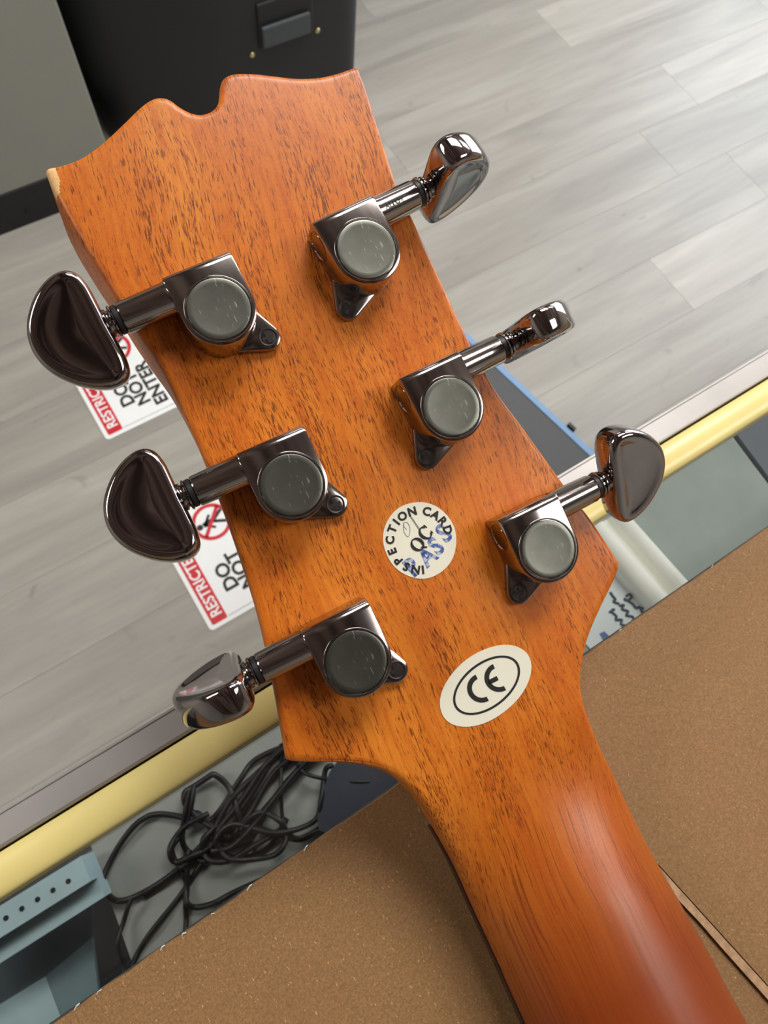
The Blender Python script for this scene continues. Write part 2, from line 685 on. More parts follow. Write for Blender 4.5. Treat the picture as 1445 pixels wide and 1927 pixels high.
def make_speaker():
    SY = 1.50
    e_ = ony(664, 100, SY - 0.13)
    o = empty('loudspeaker', (e_[0] - 0.266, SY, FZ))
    tag(o, 'black floor loudspeaker with recessed grip and brass screws beside the grey cabinet', 'loudspeaker')
    H = 0.80
    # plan outline, rounded wedge
    pts = [(-0.345, 0.02), (-0.32, -0.10), (-0.14, -0.158), (0.0, -0.17), (0.16, -0.17), (0.235, -0.165), (0.262, -0.14),
           (0.265, -0.09), (0.265, 0.16), (0.22, 0.22), (-0.2, 0.22), (-0.31, 0.15)]
    out = [tuple(p) for p in catmull(pts, 5, True)]
    link('body', auto_smooth(prism_me(out, 0.02, H, 0.02, 3), 40), W['speaker'], o)
    for fx, fy in ((-0.2, 0.1), (0.2, 0.1), (-0.05, -0.1), (0.2, -0.1)):
        f = link('foot', lathe([(0.0, 0.018), (0.02, 0.02)], 16, 'Z'), W['rubber'], o)
        f.location = (fx, fy, 0)
    # grip: dark recess with grey lower lip
    def rel(px, py):
        p = ony(px, py, SY - 0.172)
        return p[0] - o.location.x, p[2] - FZ
    (ga, gb), (gc, gd) = rel(488, 88), rel(588, 20)
    gm = max(gb, gd)
    g = link('grip', box_me(ga, gc, -0.176, -0.165, min(gb, gd) - 0.006, gm + 0.05, 0.004), W['black'], o)
    link('lip', box_me(ga + 0.004, gc - 0.012, -0.186, -0.176, min(gb, gd), min(gb, gd) + 0.045, 0.004), W['speaker2'], g)
    for q in ((475, 104), (598, 58)):
        sx, sz = rel(*q)
        s = link('screw', lathe([(0, 0.006), (0.002, 0.006), (0.004, 0.004)], 14, 'Z'), W['brass'], o)
        s.location = (sx, -0.170, sz)
        s.rotation_euler = (math.pi / 2, 0, 0)
    return o


make_speaker()
o = empty('amplifier', (0.50, 1.92, FZ))
tag(o, 'black amplifier cabinet half hidden between grey cabinet and loudspeaker', 'amplifier')
link('body', box_me(-0.24, 0.9, -0.16, 0.16, 0.02, 0.98, 0.01), W['black'], o)
link('grille', box_me(-0.22, 0.88, -0.168, -0.158, 0.06, 0.90, 0.003), W['speaker'], o)
link('plate', box_me(-0.16, -0.05, -0.174, -0.166, 0.22, 0.27, 0.002), W['speaker2'], o)
for fx in (-0.2, 0.8):
    link('foot', box_me(fx - 0.03, fx + 0.03, -0.14, 0.14, 0.0, 0.02), W['rubber'], o)


# ------------------------------------------------------------------ floor signs
def flat_mesh(parts, z, th=0.0004):
    """parts: list of (verts2d, faces) in the sign's own xy"""
    verts, faces = [], []
    for V, Fc in parts:
        b = len(verts)
        verts += [(p[0], p[1], z) for p in V]
        faces += [tuple(i + b for i in f) for f in Fc]
    return mesh(verts, faces)


def rounded_rect(x0, x1, y0, y1, r, n=6):
    pts = []
    for cx, cy, a0 in ((x1 - r, y1 - r, 0), (x0 + r, y1 - r, 90), (x0 + r, y0 + r, 180), (x1 - r, y0 + r, 270)):
        for k in range(n + 1):
            a = math.radians(a0 + 90 * k / n)
            pts.append((cx + r * math.cos(a), cy + r * math.sin(a)))
    return pts


def place_text(s, size, cx, cy, rot, spacing=1.0, bold=0.0, sx=1.0):
    V, Fc = text_2d(s, size, spacing, bold)
    c, sn = math.cos(rot), math.sin(rot)
    P = [(cx + c * v[0] * sx - sn * v[1], cy + sn * v[0] * sx + c * v[1]) for v in V]
    return P, Fc


def ring_2d(cx, cy, r0, r1, n=48):
    V, Fc = [], []
    for k in range(n):
        a = 2 * math.pi * k / n
        V += [(cx + r0 * math.cos(a), cy + r0 * math.sin(a)), (cx + r1 * math.cos(a), cy + r1 * math.sin(a))]
    for k in range(n):
        k2 = (k + 1) % n
        Fc.append((2 * k, 2 * k + 1, 2 * k2 + 1, 2 * k2))
    return V, Fc


def bar_2d(p, q, w):
    p, q = np.array(p, float), np.array(q, float)
    d = (q - p) / np.linalg.norm(q - p)
    nn = np.array([-d[1], d[0]]) * w / 2
    return [tuple(p + nn), tuple(p - nn), tuple(q - nn), tuple(q + nn)], [(0, 1, 2, 3)]


def make_sign(x, y, label):
    # text runs along +Y, its top towards -X
    o = empty('floor_sign', (x, y, FZ + 0.0005))
    tag(o, label, 'sign', 'restricted area floor signs')
    LX, LY = 0.178, 0.254
    link('panel', prism_me(rounded_rect(0, LX, 0, LY, 0.008), 0, 0.001), W['sign'], o)
    z = 0.0014
    link('header_strip', prism_me(rounded_rect(0.008, 0.038, 0.008, LY - 0.008, 0.003), 0.001, 0.0013), W['red'], o)
    rot = math.pi / 2
    link('header_lettering', flat_mesh([place_text('RESTRICTED AREA', 0.0285, 0.0232, LY / 2, rot, 1.0, 0.0006, 0.90)], 0.0016), W['sign'], o)
    yc = 0.077
    txt = [place_text('DO', 0.036, 0.071, yc, rot, 1.0, 0.0011), place_text('NOT', 0.036, 0.099, yc, rot, 1.0, 0.0011),
           place_text('ENTER', 0.036, 0.130, yc, rot, 1.0, 0.0011)]
    link('lettering', flat_mesh(txt, z), W['ink'], o)
    link('small_lettering', flat_mesh([place_text('AUTHORIZED PERSONNEL ONLY', 0.0150, 0.158, LY / 2, rot)], z), W['ink'], o)
    link('border_line', flat_mesh([bar_2d((0.040, 0.0095), (LX - 0.006, 0.0095), 0.0008)], z), W['ink'], o)
    cx, cy = 0.098, 0.185
    # walking figure
    fig = [ring_2d(cx - 0.024, cy, 0.0, 0.006, 16), bar_2d((cx - 0.017, cy), (cx + 0.004, cy + 0.002), 0.010),
           bar_2d((cx + 0.002, cy), (cx + 0.026, cy - 0.012), 0.006), bar_2d((cx + 0.002, cy), (cx + 0.026, cy + 0.014), 0.006),
           bar_2d((cx - 0.014, cy), (cx + 0.002, cy - 0.014), 0.005), bar_2d((cx - 0.014, cy), (cx + 0.002, cy + 0.015), 0.005)]
    link('walking_figure', flat_mesh(fig, z), W['ink'], o)
    link('prohibition_ring', flat_mesh([ring_2d(cx, cy, 0.030, 0.037), bar_2d((cx - 0.023, cy - 0.023), (cx + 0.023, cy + 0.023), 0.007)], z + 0.0004), W['red'], o)
    return o


make_sign(-0.057, 0.300, 'white and red restricted area sign on floor, the one nearer the counter')
make_sign(-0.054, 0.737, 'white and red restricted area sign on floor, the one farther from the counter')

# dark slab standing beyond the counter
o = empty('floor_bin', (0, 0, FZ))
tag(o, 'charcoal flat-topped bin with pale blue rim on the floor just beyond the counter', 'bin')
HB = 0.35
zt = FZ + HB
a, b = onz(912, 672, zt)[:2], onz(1118, 866, zt)[:2]
d = (b - a) / np.linalg.norm(b - a)
nn = np.array([d[1], -d[0]])
if nn[0] > 0:
    nn = -nn
a2 = a - d * 0.05
b2 = b + d * 0.06
q = [a2, b2, b2 + nn * 0.22, a2 + nn * 0.22]
link('body', prism_me([tuple(p) for p in q], 0.0, HB, 0.006), W['charcoal'], o)
rim = [a2, b2, b2 - nn * 0.009, a2 - nn * 0.009]
link('rim', prism_me([tuple(p) for p in rim], HB - 0.03, HB + 0.001, 0.002), W['ltblue'], o)
cl = onz(1073, 806, zt)[:2]
clip = [cl - d * 0.007, cl + d * 0.007, cl + d * 0.007 - nn * 0.005, cl - d * 0.007 - nn * 0.005]
link('clip', prism_me([tuple(p) for p in clip], HB - 0.03, HB + 0.004, 0.001), W['black'], o)

# ------------------------------------------------------------------ glass display counter
CX0, CX1, CYB = -1.1, 1.3, -0.60
co = empty('display_counter', (0, 0, FZ))
tag(co, 'glass-topped display counter with aluminium rail and aged yellow edge strip', 'counter')
co_inv = Matrix.Translation((0, 0, -FZ))


def cpart(name, me, mat, parent=None, smooth=False):
    p = link(name, me, mat, parent or co, smooth)
    p.matrix_parent_inverse = co_inv if parent is None else Matrix()
    return p


SZ = -0.19
cpart('glass_top', box_me(CX0, CX1, CYB, 0.0245, -0.006, 0.0), W['glass'])
cpart('front_rail', box_me(CX0, CX1, 0.0287, 0.0371, -0.022, 0.0005, 0.0008), W['alu'])
cpart('rail_shadow_gap', box_me(CX0, CX1, 0.0278, 0.0290, -0.012, -0.004), W['black_int'])
cpart('rail_lip', box_me(CX0, CX1, 0.0366, 0.0376, -0.003, 0.0008, 0.0003), W['alu'])
# yellow strip: convex profile
pr = []
for k in range(13):
    t = math.pi * k / 12
    pr.append((0.0226 - 0.0054 * math.cos(t), -0.0005 + 0.0022 * math.sin(t)))
pr = [(0.0172, -0.010)] + pr + [(0.0280, -0.010)]
vs = [(CX0, p[0], p[1]) for p in pr] + [(CX1, p[0], p[1]) for p in pr]
m_ = len(pr)
fs = [(i, (i + 1) % m_, (i + 1) % m_ + m_, i + m_) for i in range(m_)] + [tuple(range(m_)), tuple(range(m_, 2 * m_))[::-1]]
cpart('edge_strip', auto_smooth(mesh(vs, fs), 50), W['yellow'])
cpart('front_glass', box_me(CX0, CX1, 0.030, 0.035, -0.5, -0.022), W['glass'])
cpart('front_panel', box_me(CX0, CX1, 0.020, 0.035, FZ, -0.5), W['laminate'])
cpart('base', box_me(CX0, CX1, CYB, 0.020, FZ, -0.36), W['laminate'])
cpart('back_panel', box_me(CX0, CX1, CYB, CYB + 0.01, -0.36, -0.006), W['laminate'])
for xx in (CX0, CX1 - 0.01):
    cpart('end_panel', box_me(xx, xx + 0.01, CYB + 0.01, 0.030, -0.36, -0.006), W['laminate'])
# shelf board under the glass; its left edge is seen at the cable pile
e0, e1 = onz(183, 1625, SZ), onz(262, 1850, SZ)
dd = (e1 - e0) / (e1[1] - e0[1])
s0 = e0 + dd * (0.030 - e0[1])
s1 = e0 + dd * (-0.075 - e0[1])
cpart('shelf', prism_me([(s0[0], s0[1]), (s1[0], s1[1]), (s1[0], -0.30), (CX1 - 0.012, -0.30), (CX1 - 0.012, 0.0295)], SZ - 0.008, SZ), W['shelf'])
cpart('floor_lining', box_me(CX0 + 0.011, CX1 - 0.011, CYB + 0.011, 0.0195, -0.36, -0.352), W['black_int'])


# ------------------------------------------------------------------ things inside the counter
def poly_on(pxs, z):
    return [tuple(onz(x, y, z)[:2]) for x, y in pxs]


# pale blue tray, left
tr = empty('enamel_tray', (0, 0, SZ - 0.16))
tag(tr, 'pale blue enamel tray with perforated rim under the glass, left of the cable pile', 'tray')
tinv = Matrix.Translation((0, 0, -(SZ - 0.16)))


def tpart(name, me, mat, parent=None):
    p = link(name, me, mat, parent or tr)
    if parent is None:
        p.matrix_parent_inverse = tinv
    return p


zr = -0.165
A, B = onz(-60, 1735, zr), onz(152, 1611, zr)
dv = (B - A)[:2] / np.linalg.norm((B - A)[:2])
nv = np.array([dv[1], -dv[0]])
if nv[1] > 0:
    nv = -nv
A, B = A[:2] - dv * 0.03, B[:2]
A[1], B[1] = min(A[1], 0.0285), min(B[1], 0.0285)
w = 0.0125
rimo = tpart('rim', prism_me([tuple(A), tuple(B), tuple(B + nv * w), tuple(A + nv * w)], zr - 0.02, zr, 0.003), W['tray'])
for k in range(9):
    c_ = B - dv * (0.009 + 0.0075 * k) + nv * 0.0072
    h = lathe([(zr - 0.001, 0.0012), (zr + 0.0003, 0.0012)], 12, 'Z', (c_[0], c_[1], 0))
    tpart('hole', h, W['hole'], rimo).matrix_parent_inverse = Matrix()
w2 = 0.0095
tpart('step', prism_me([tuple(A + nv * w), tuple(B + nv * w), tuple(B + nv * (w + w2)), tuple(A + nv * (w + w2))], zr - 0.022, zr - 0.010, 0.002), W['tray'])
zb = -0.215
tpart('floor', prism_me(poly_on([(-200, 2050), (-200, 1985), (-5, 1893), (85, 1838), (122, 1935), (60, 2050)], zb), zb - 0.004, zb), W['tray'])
tpart('inner_wall', prism_me(poly_on([(85, 1838), (130, 1800), (172, 1765), (200, 1990), (140, 2000), (122, 1935)], zb), zb - 0.004, zb - 0.0005), W['tray_shade'])  # flat plate; the wall's half shade is put into its colour
tpart('side_wall', prism_me(poly_on([(-200, 1985), (-200, 1870), (0, 1780), (172, 1680), (172, 1765), (130, 1800), (85, 1838), (-5, 1893)], zb), zb - 0.004, zb - 0.0008), W['slate'])  # flat plate, its darker tone paints the tray's shaded side

# cables
Z1 = SZ
cab_paths = [
    ([(640, 1395), (560, 1420), (500, 1480), (440, 1560), (390, 1610), (335, 1690), (280, 1760), (250, 1810), (238, 1850)], 3.0),
    ([(545, 1400), (480, 1430), (450, 1470), (400, 1540), (360, 1540), (280, 1535), (225, 1590), (195, 1650), (198, 1680), (225, 1695), (270, 1680), (330, 1640), (380, 1590), (430, 1540)], 3.2),
    ([(600, 1380), (530, 1410), (470, 1500), (430, 1550), (390, 1550), (350, 1510), (360, 1470), (395, 1454), (430, 1480), (450, 1530), (455, 1570)], 3.4),
    ([(540, 1395), (500, 1440), (460, 1500), (420, 1550), (400, 1590), (360, 1610), (330, 1620), (325, 1590), (350, 1555), (395, 1530)], 3.0),
    ([(455, 1560), (475, 1535), (500, 1528), (530, 1545), (540, 1575), (520, 1605), (470, 1615), (430, 1610), (410, 1580), (440, 1550), (520, 1565), (590, 1545), (605, 1500), (612, 1450), (625, 1440)], 3.0),
    ([(330, 1620), (345, 1650), (350, 1680), (348, 1710), (348, 1750), (346, 1790)], 2.8),
    ([(355, 1600), (352, 1650), (350, 1690), (365, 1708), (400, 1700), (440, 1680), (520, 1640), (600, 1580)], 3.0),
    ([(250, 1690), (235, 1730), (225, 1770), (235, 1820), (245, 1880)], 2.6),
    ([(530, 1400), (530, 1450), (530, 1500), (535, 1550), (560, 1575), (600, 1560)], 2.2),
    ([(560, 1440), (575, 1455), (610, 1465), (660, 1470), (720, 1470)], 2.2),
    ([(480, 1600), (450, 1570), (420, 1600), (445, 1615), (500, 1600), (540, 1540)], 3.0),
    ([(620, 1400), (560, 1450), (500, 1520), (450, 1570), (400, 1560), (370, 1530), (345, 1560), (350, 1600), (390, 1620), (430, 1590)], 3.2),
    ([(590, 1400), (520, 1450), (470, 1530), (440, 1570), (420, 1575)], 3.4),
    ([(560, 1385), (490, 1450), (440, 1500), (410, 1550), (385, 1580), (390, 1612), (430, 1618), (480, 1590), (530, 1560)], 3.2),
    ([(650, 1380), (570, 1440), (520, 1500), (480, 1550), (440, 1590), (400, 1600)], 3.2),
    ([(575, 1380), (480, 1460), (450, 1520), (420, 1560), (370, 1600), (320, 1650), (270, 1690)], 3.2),
    ([(610, 1400), (540, 1470), (500, 1530), (470, 1580), (420, 1590), (395, 1570), (430, 1545), (490, 1560), (560, 1580), (600, 1560)], 3.0),
    ([(350, 1560), (365, 1500), (362, 1465), (350, 1530), (340, 1570), (325, 1600), (340, 1630), (365, 1612), (400, 1585)], 2.8),
]
cg = ['looping wide to the left', 'with the largest round loop', 'with an arched loop toward the yellow strip', 'curling in a small loop at centre',
      'with a small ring on the right', 'hanging straight toward the brown box', 'curving along the edge of the brown box', 'dangling at the left shelf edge',
      'running straight up toward the headstock', 'thin strand toward the dark pouch', 'knotted tightly in the middle', 'winding twice through the middle', 'short strand ending in the knot', 'folded back below the knot', 'outermost of the straight strands by the headstock', 'running slantwise down to the large loop', 'crossing under the knot to the right', 'pinched into a narrow upright loop']
for i, (pp, wd) in enumerate(cab_paths):
    path = catmull([onz(x, y, Z1 + 0.004) for x, y in pp], 7)
    path = [np.array([p[0], min(p[1], 0.0275), Z1 + 0.0018 + 0.0022 * (i % 5) + 0.0012 * math.sin(q * 0.5 + i)]) for q, p in enumerate(path)]
    c_ = link('coiled_cable', auto_smooth(tube_me(path, wd * 0.00048, 8), 60), W['cable'])
    tag(c_, 'black cable in the heap under the glass, ' + cg[i], 'cable', 'black cables heaped under the glass')

pz = onz(690, 1465, SZ)
pp = poly_on([(600, 1560), (640, 1425), (760, 1440), (790, 1490), (720, 1530)], SZ + 0.002)
link('dark_pouch', auto_smooth(prism_me([tuple(p) for p in catmull(pp, 4, True)], SZ + 0.0002, SZ + 0.012, 0.004, 3), 60), W['pouch'])
tag(bpy.data.objects['dark_pouch'], 'dark slate pouch under the glass by the headstock corner', 'pouch')

# right side: cloth sheet, slate felt, white channel, note
zc = SZ
sh = link('cloth_sheet', prism_me(poly_on([(1130, 940), (1335, 780), (1470, 960), (1500, 1120), (1330, 1200), (1225, 1040)], zc), zc + 0.0003, zc + 0.006, 0.002), W['shelf2'])
tag(sh, 'grey green folded cloth under the glass, right of the white channel', 'cloth')
fe = link('felt_pad', prism_me(poly_on([(1342, 770), (1600, 560), (1640, 900), (1475, 950)], zc), zc + 0.0003, zc + 0.004, 0.001), W['shelf3'])
tag(fe, 'slate grey felt pad under the glass at the far right', 'felt pad')
zw = zc
P0, P1 = onz(1106, 920, zw + 0.012), onz(1294, 1145, zw + 0.012)
wd_ = (P1 - P0)[:2]
Lw = np.linalg.norm(wd_)
wd_ /= Lw
wn = np.array([-wd_[1], wd_[0]])
if wn[0] > 0:
    wn = -wn
prof = [(-0.0145, 0.0), (-0.0145, 0.008)]
for k in range(9):
    t = math.pi * k / 8
    prof.append((-0.0085 - 0.006 * math.cos(t), 0.008 + 0.0055 * math.sin(t)))
for k in range(1, 6):
    prof.append((-0.0025 + 0.005 * k / 5 * 1.0, 0.0065))
for k in range(9):
    t = math.pi * k / 8
    prof.append((0.0095 - 0.007 * math.cos(t), 0.008 + 0.0065 * math.sin(t)))
prof += [(0.0165, 0.0)]
n_ = len(prof)
verts, faces = [], []
for s in (-0.03, Lw + 0.02):
    for (u, h) in prof:
        p = P0[:2] + wd_ * s + wn * u
        verts.append((p[0], min(p[1], 0.0295), zw + 0.0002 + h))
for i in range(n_):
    faces.append((i, (i + 1) % n_, n_ + (i + 1) % n_, n_ + i))
faces += [tuple(range(n_)), tuple(range(n_, 2 * n_))[::-1]]
wc = link('white_channel', auto_smooth(mesh(verts, faces), 45), W['white'])
tag(wc, 'white plastic channel with two round ridges under the glass beside the note', 'channel')
nz = zc + 0.001
npx = [(1095, 1120), (1165, 1050), (1210, 1090), (1275, 1165), (1200, 1260), (1110, 1240)]
note = empty('paper_note', (0, 0, nz))
tag(note, 'white paper note with handwriting under the glass next to the white channel', 'note')
link('sheet', prism_me(poly_on([(1060, 1170), (1160, 1052), (1285, 1190), (1180, 1290)], nz), -0.0008, 0.0002), W['paper'], note)
bl = link('blue_mark', prism_me(poly_on([(1128, 1192), (1137, 1188), (1160, 1212), (1148, 1228)], nz + 0.0005), 0.0003, 0.0006), W['blue'], note)
wr = [[(1148, 1114), (1153, 1122), (1158, 1128), (1154, 1132), (1165, 1136)],
      [(1178, 1122), (1184, 1118), (1188, 1124), (1180, 1130), (1174, 1126), (1190, 1136), (1196, 1144), (1203, 1142), (1208, 1152), (1212, 1158)],
      [(1146, 1152), (1156, 1146), (1150, 1150), (1160, 1160), (1158, 1166), (1170, 1166), (1168, 1174), (1178, 1178), (1176, 1184)],
      [(1165, 1140), (1174, 1138), (1170, 1146), (1182, 1150), (1178, 1158), (1190, 1160), (1192, 1168)],
      [(1200, 1128), (1206, 1120), (1214, 1126), (1206, 1134), (1216, 1142), (1222, 1136)],
      [(1212, 1112), (1218, 1118), (1222, 1126), (1226, 1122)],
      [(1203, 1128), (1212, 1140), (1206, 1146)]]
pts = []
for s in wr:
    q_ = [onz(x, y, nz + 0.0006) for x, y in s]
    pts.append(tube_me([p - np.array([0, 0, nz]) for p in catmull(q_, 3)], 0.0008, 5))
link('handwriting', join_me(pts), W['marker'], note)
pb = link('slot_label', prism_me(poly_on([(1168, 1058), (1178, 1066), (1182, 1074), (1172, 1080)], nz), 0.0003, 0.0007), W['marker'], note)

# ------------------------------------------------------------------ brown board box on the glass
BT = ZC - 0.190          # top of the box
bo = empty('cardboard_box', (0, 0, 0.0005))
tag(bo, 'flat brown fibreboard box with two top flaps lying on the glass under the neck', 'box')
YE = -0.0146
seam_t = onz(1258, 1654, BT)
seam_b = onz(1445, 1861, BT)
sd = (seam_b - seam_t) / (seam_b[1] - seam_t[1])


def seamx(y):
    return seam_t[0] + sd[0] * (y - seam_t[1])


BX0, BX1, BY0 = -0.42, 0.62, -0.46


def ragged(x0, x1, y, step=0.004, amp=0.00022):
    n = int((x1 - x0) / step)
    return [(x0 + (x1 - x0) * k / n, y + random.uniform(-amp, amp)) for k in range(n + 1)]


def flap(edge_pts, others, z0, z1, name, mat):
    me = prism_me(edge_pts + others, z0, z1)
    p = link(name, me, mat, bo)
    p.matrix_parent_inverse = Matrix.Translation((0, 0, -0.0005))
    return p


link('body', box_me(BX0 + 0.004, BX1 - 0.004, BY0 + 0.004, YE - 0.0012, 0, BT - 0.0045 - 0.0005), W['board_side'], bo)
sx_t = seamx(YE)
flap(ragged(BX0, sx_t + 0.0, YE), [(seamx(BY0), BY0), (BX0, BY0)], BT - 0.0040, BT - 0.0012, 'left_flap', W['board'])
flap(ragged(sx_t + 0.0006, BX1, YE), [(BX1, BY0), (seamx(BY0) + 0.0006, BY0)], BT - 0.0040, BT, 'right_flap', W['board'])
# lighter torn edge of the right flap along the seam
ed = []
for k in range(60):
    y = YE + (BY0 - YE) * k / 59
    ed.append((seamx(y) - 0.0016 + random.uniform(-0.0002, 0.0002), y))
poly = ed + [(seamx(BY0) + 0.0004, BY0), (sx_t + 0.0004, YE)]
flap(poly, [], BT - 0.0011, BT - 0.0002, 'torn_edge', W['board_edge'])
# small pale chips along the front edge
for (x, y) in [(1340, 1073), (1165, 1190), (575, 1594), (470, 1668), (400, 1716), (350, 1760), (308, 1782), (190, 1866), (147, 1890)]:
    p = onz(x, y, BT - 0.002)
    c_ = random.uniform(0.0003, 0.0008)
    u_ = random.uniform(-0.0003, 0.0006)
    ch = link('chip', tube_me([(p[0] - c_, YE - 0.0002, BT - 0.0008), (p[0] + u_ * 0.4, YE + 0.0002 + u_ * 0.4, BT - 0.0004), (p[0] + c_, YE + u_, BT - 0.0010)], random.uniform(0.00009, 0.00017), 5), W['paper'], bo)
    ch.matrix_parent_inverse = Matrix.Translation((0, 0, -0.0005))

# ------------------------------------------------------------------ guitar
DN = 0.178
O = onz(970, 1470, ZC - DN)
ax_ = onz(1182, 1900, ZC - DN) - onz(1031, 1600, ZC - DN)
ax_ /= np.linalg.norm(ax_)
YT = -ax_
ZV = np.array([0, 0, 1.0])
XT = np.cross(YT, ZV)
BETA = math.radians(18)
TB = math.tan(BETA)
HY = YT * math.cos(BETA) + ZV * math.sin(BETA)
HZ = np.cross(XT, HY)
H0 = 0.0147
HO = O + ZV * H0
GM = Matrix.Identity(4)
for i in range(3):
    GM[i][0], GM[i][1], GM[i][2], GM[i][3] = XT[i], YT[i], ZV[i], O[i]
HM = Matrix.Identity(4)          # headstock frame: z along the back's normal
for i in range(3):
    HM[i][0], HM[i][1], HM[i][2], HM[i][3] = XT[i], HY[i], HZ[i], HO[i]

guitar = empty('guitar', matrix=GM)
tag(guitar, 'orange brown guitar neck and headstock seen from the back with six tuners', 'guitar')


def gpart(name, me, mat, frame=None, parent=None, smooth=False):
    o = link(name, me, mat, None, smooth)
    bpy.context.view_layer.update()
    o.parent = parent or guitar
    par = o.parent
    o.matrix_parent_inverse = par_world(par).inverted()
    o.matrix_basis = frame if frame is not None else GM
    WORLD[o.name] = (frame if frame is not None else GM).copy()
    return o


WORLD = {'guitar': GM.copy()}


def par_world(p):
    return WORLD[p.name]


def sstep(t):
    t = np.clip(t, 0, 1)
    return t * t * (3 - 2 * t)


def zedge(y):
    s = sstep((y + 0.014) / 0.030)
    return s * (H0 + TB * y) + (1 - s) * 0.0


def px_local(px, py):
    """pixel on the outline -> guitar-local (x, y) on the edge surface"""
    r = ray(px, py)
    y = 0.05 if py < 1440 else -0.03
    z = zedge(y)
    for _ in range(60):
        t = (O[2] + z - ZC) / r[2]
        P = CAM + r * t - O
        y = 0.5 * y + 0.5 * float(P @ YT)
        z = float(zedge(y))
    t = (O[2] + z - ZC) / r[2]
    P = CAM + r * t - O
    return np.array([P @ XT, P @ YT])


tip_px = [(81, 314), (92, 309), (112, 305), (150, 291), (190, 263), (230, 226), (262, 195), (284, 180), (303, 177), (320, 182), (336, 194), (353, 204), (373, 209),
          (393, 204), (406, 192), (410, 172), (412, 152), (421, 139), (440, 132), (475, 132), (520, 137), (560, 141), (600, 139), (635, 131), (660, 122), (669, 121), (675, 124)]
left1_px = [(81, 314), (100, 362), (150, 452), (200, 532), (228, 580), (262, 632), (300, 690), (340, 770), (378, 855), (408, 932), (443, 1030), (481, 1150), (510, 1280), (526, 1370), (535, 1422)]
right1_px = [(675, 124), (690, 165), (719, 255), (745, 335), (776, 405), (820, 500), (862, 592), (888, 645), (932, 727), (985, 800), (1032, 866), (1080, 932), (1112, 972), (1167, 1056)]
left2_px = [(535, 1422), (541, 1430), (570, 1433), (640, 1434), (700, 1442), (746, 1461), (790, 1505), (821, 1560)]
right2_px = [(1167, 1056), (1166, 1068), (1158, 1090), (1136, 1135), (1112, 1190), (1099, 1240), (1094, 1290), (1098, 1345), (1110, 1400)]
left3_px = [(821, 1560), (852, 1625), (900, 1732), (950, 1840), (988, 1927)]
right3_px = [(1110, 1400), (1138, 1462), (1180, 1532), (1230, 1617), (1282, 1707), (1340, 1808), (1404, 1927)]


def loc(lst):
    return [px_local(*p) for p in lst]


tipL, l1, r1, l2, r2, l3, r3 = [loc(v) for v in (tip_px, left1_px, right1_px, left2_px, right2_px, left3_px, right3_px)]


def extend(c, yend):
    c = list(c)
    d = (c[-1] - c[-2]) * 0 + np.array([(c[-1][0] - c[-4 if len(c) > 4 else 0][0]) / (c[-1][1] - c[-4 if len(c) > 4 else 0][1]), 1.0])
    y = c[-1][1]
    c.append(c[-1] + d * (yend - y) * 0.5)
    c.append(c[-2] + d * (yend - y))
    return c


YEND = -0.30
l3, r3 = extend(l3, YEND), extend(r3, YEND)
NU = 150
uu = np.linspace(0, 1, NU)
uu = 0.45 * uu + 0.55 * (0.5 - 0.5 * np.cos(np.pi * uu))
NA, NB, NC = 130, 60, 90
va = np.linspace(0, 1, NA)
va = 0.6 * va + 0.4 * (0.5 - 0.5 * np.cos(np.pi * va))
T_ = resample(catmull(tipL, 8), NU, uu)
LA, RA = resample(catmull(l1, 8), NA, va), resample(catmull(r1, 8), NA, va)
vb = np.linspace(0, 1, NB)
LB, RB = resample(catmull(l2, 8), NB, vb), resample(catmull(r2, 8), NB, vb)
LC, RCv = resample(catmull(l3, 8), NC), resample(catmull(r3, 8), NC)
rows = []
for i in range(NA):
    L, Rr = LA[i], RA[i]
    lin = L[None] * (1 - uu[:, None]) + Rr[None] * uu[:, None]
    l0 = LA[0][None] * (1 - uu[:, None]) + RA[0][None] * uu[:, None]
    rows.append(lin + (1 - va[i]) * (T_ - l0))
for A_, B_ in ((LB, RB), (LC, RCv)):
    for i in range(1, len(A_)):
        rows.append(A_[i][None] * (1 - uu[:, None]) + B_[i][None] * uu[:, None])
G = np.array(rows)                      # rows x NU x 2
NR = len(rows)
bound = np.concatenate([T_, G[:, 0], G[:, -1]])
Gf = G.reshape(-1, 2)
dist = np.full(len(Gf), 1.0)
for k in range(0, len(bound), 60):
    d_ = np.sqrt(((Gf[:, None] - bound[None, k:k + 60]) ** 2).sum(2)).min(1)
    dist = np.minimum(dist, d_)
dist = dist.reshape(NR, NU)
Y = G[..., 1]
half = np.linalg.norm(G[:, -1] - G[:, 0], axis=1) / 2
tt = (np.linalg.norm(G - G[:, :1], axis=2) / (2 * half[:, None])) * 2 - 1     # -1..1 across
tt = np.clip(tt, -1, 1)
prof_n = 0.0142 * (1 - np.abs(tt) ** 2.15) ** 0.62
plane = H0 + TB * Y
R0 = 0.0016
dr = np.clip(dist, 0, R0)
drop = R0 - np.sqrt(np.maximum(R0 ** 2 - (R0 - dr) ** 2, 0))
s = sstep((Y + 0.030 + 0.006 * np.abs(tt)) / 0.046)
zz = s * (plane - drop) + (1 - s) * prof_n
verts = [(G[i, j, 0], G[i, j, 1], zz[i, j]) for i in range(NR) for j in range(NU)]
faces = [(i * NU + j, (i + 1) * NU + j, (i + 1) * NU + j + 1, i * NU + j + 1) for i in range(NR - 1) for j in range(NU - 1)]
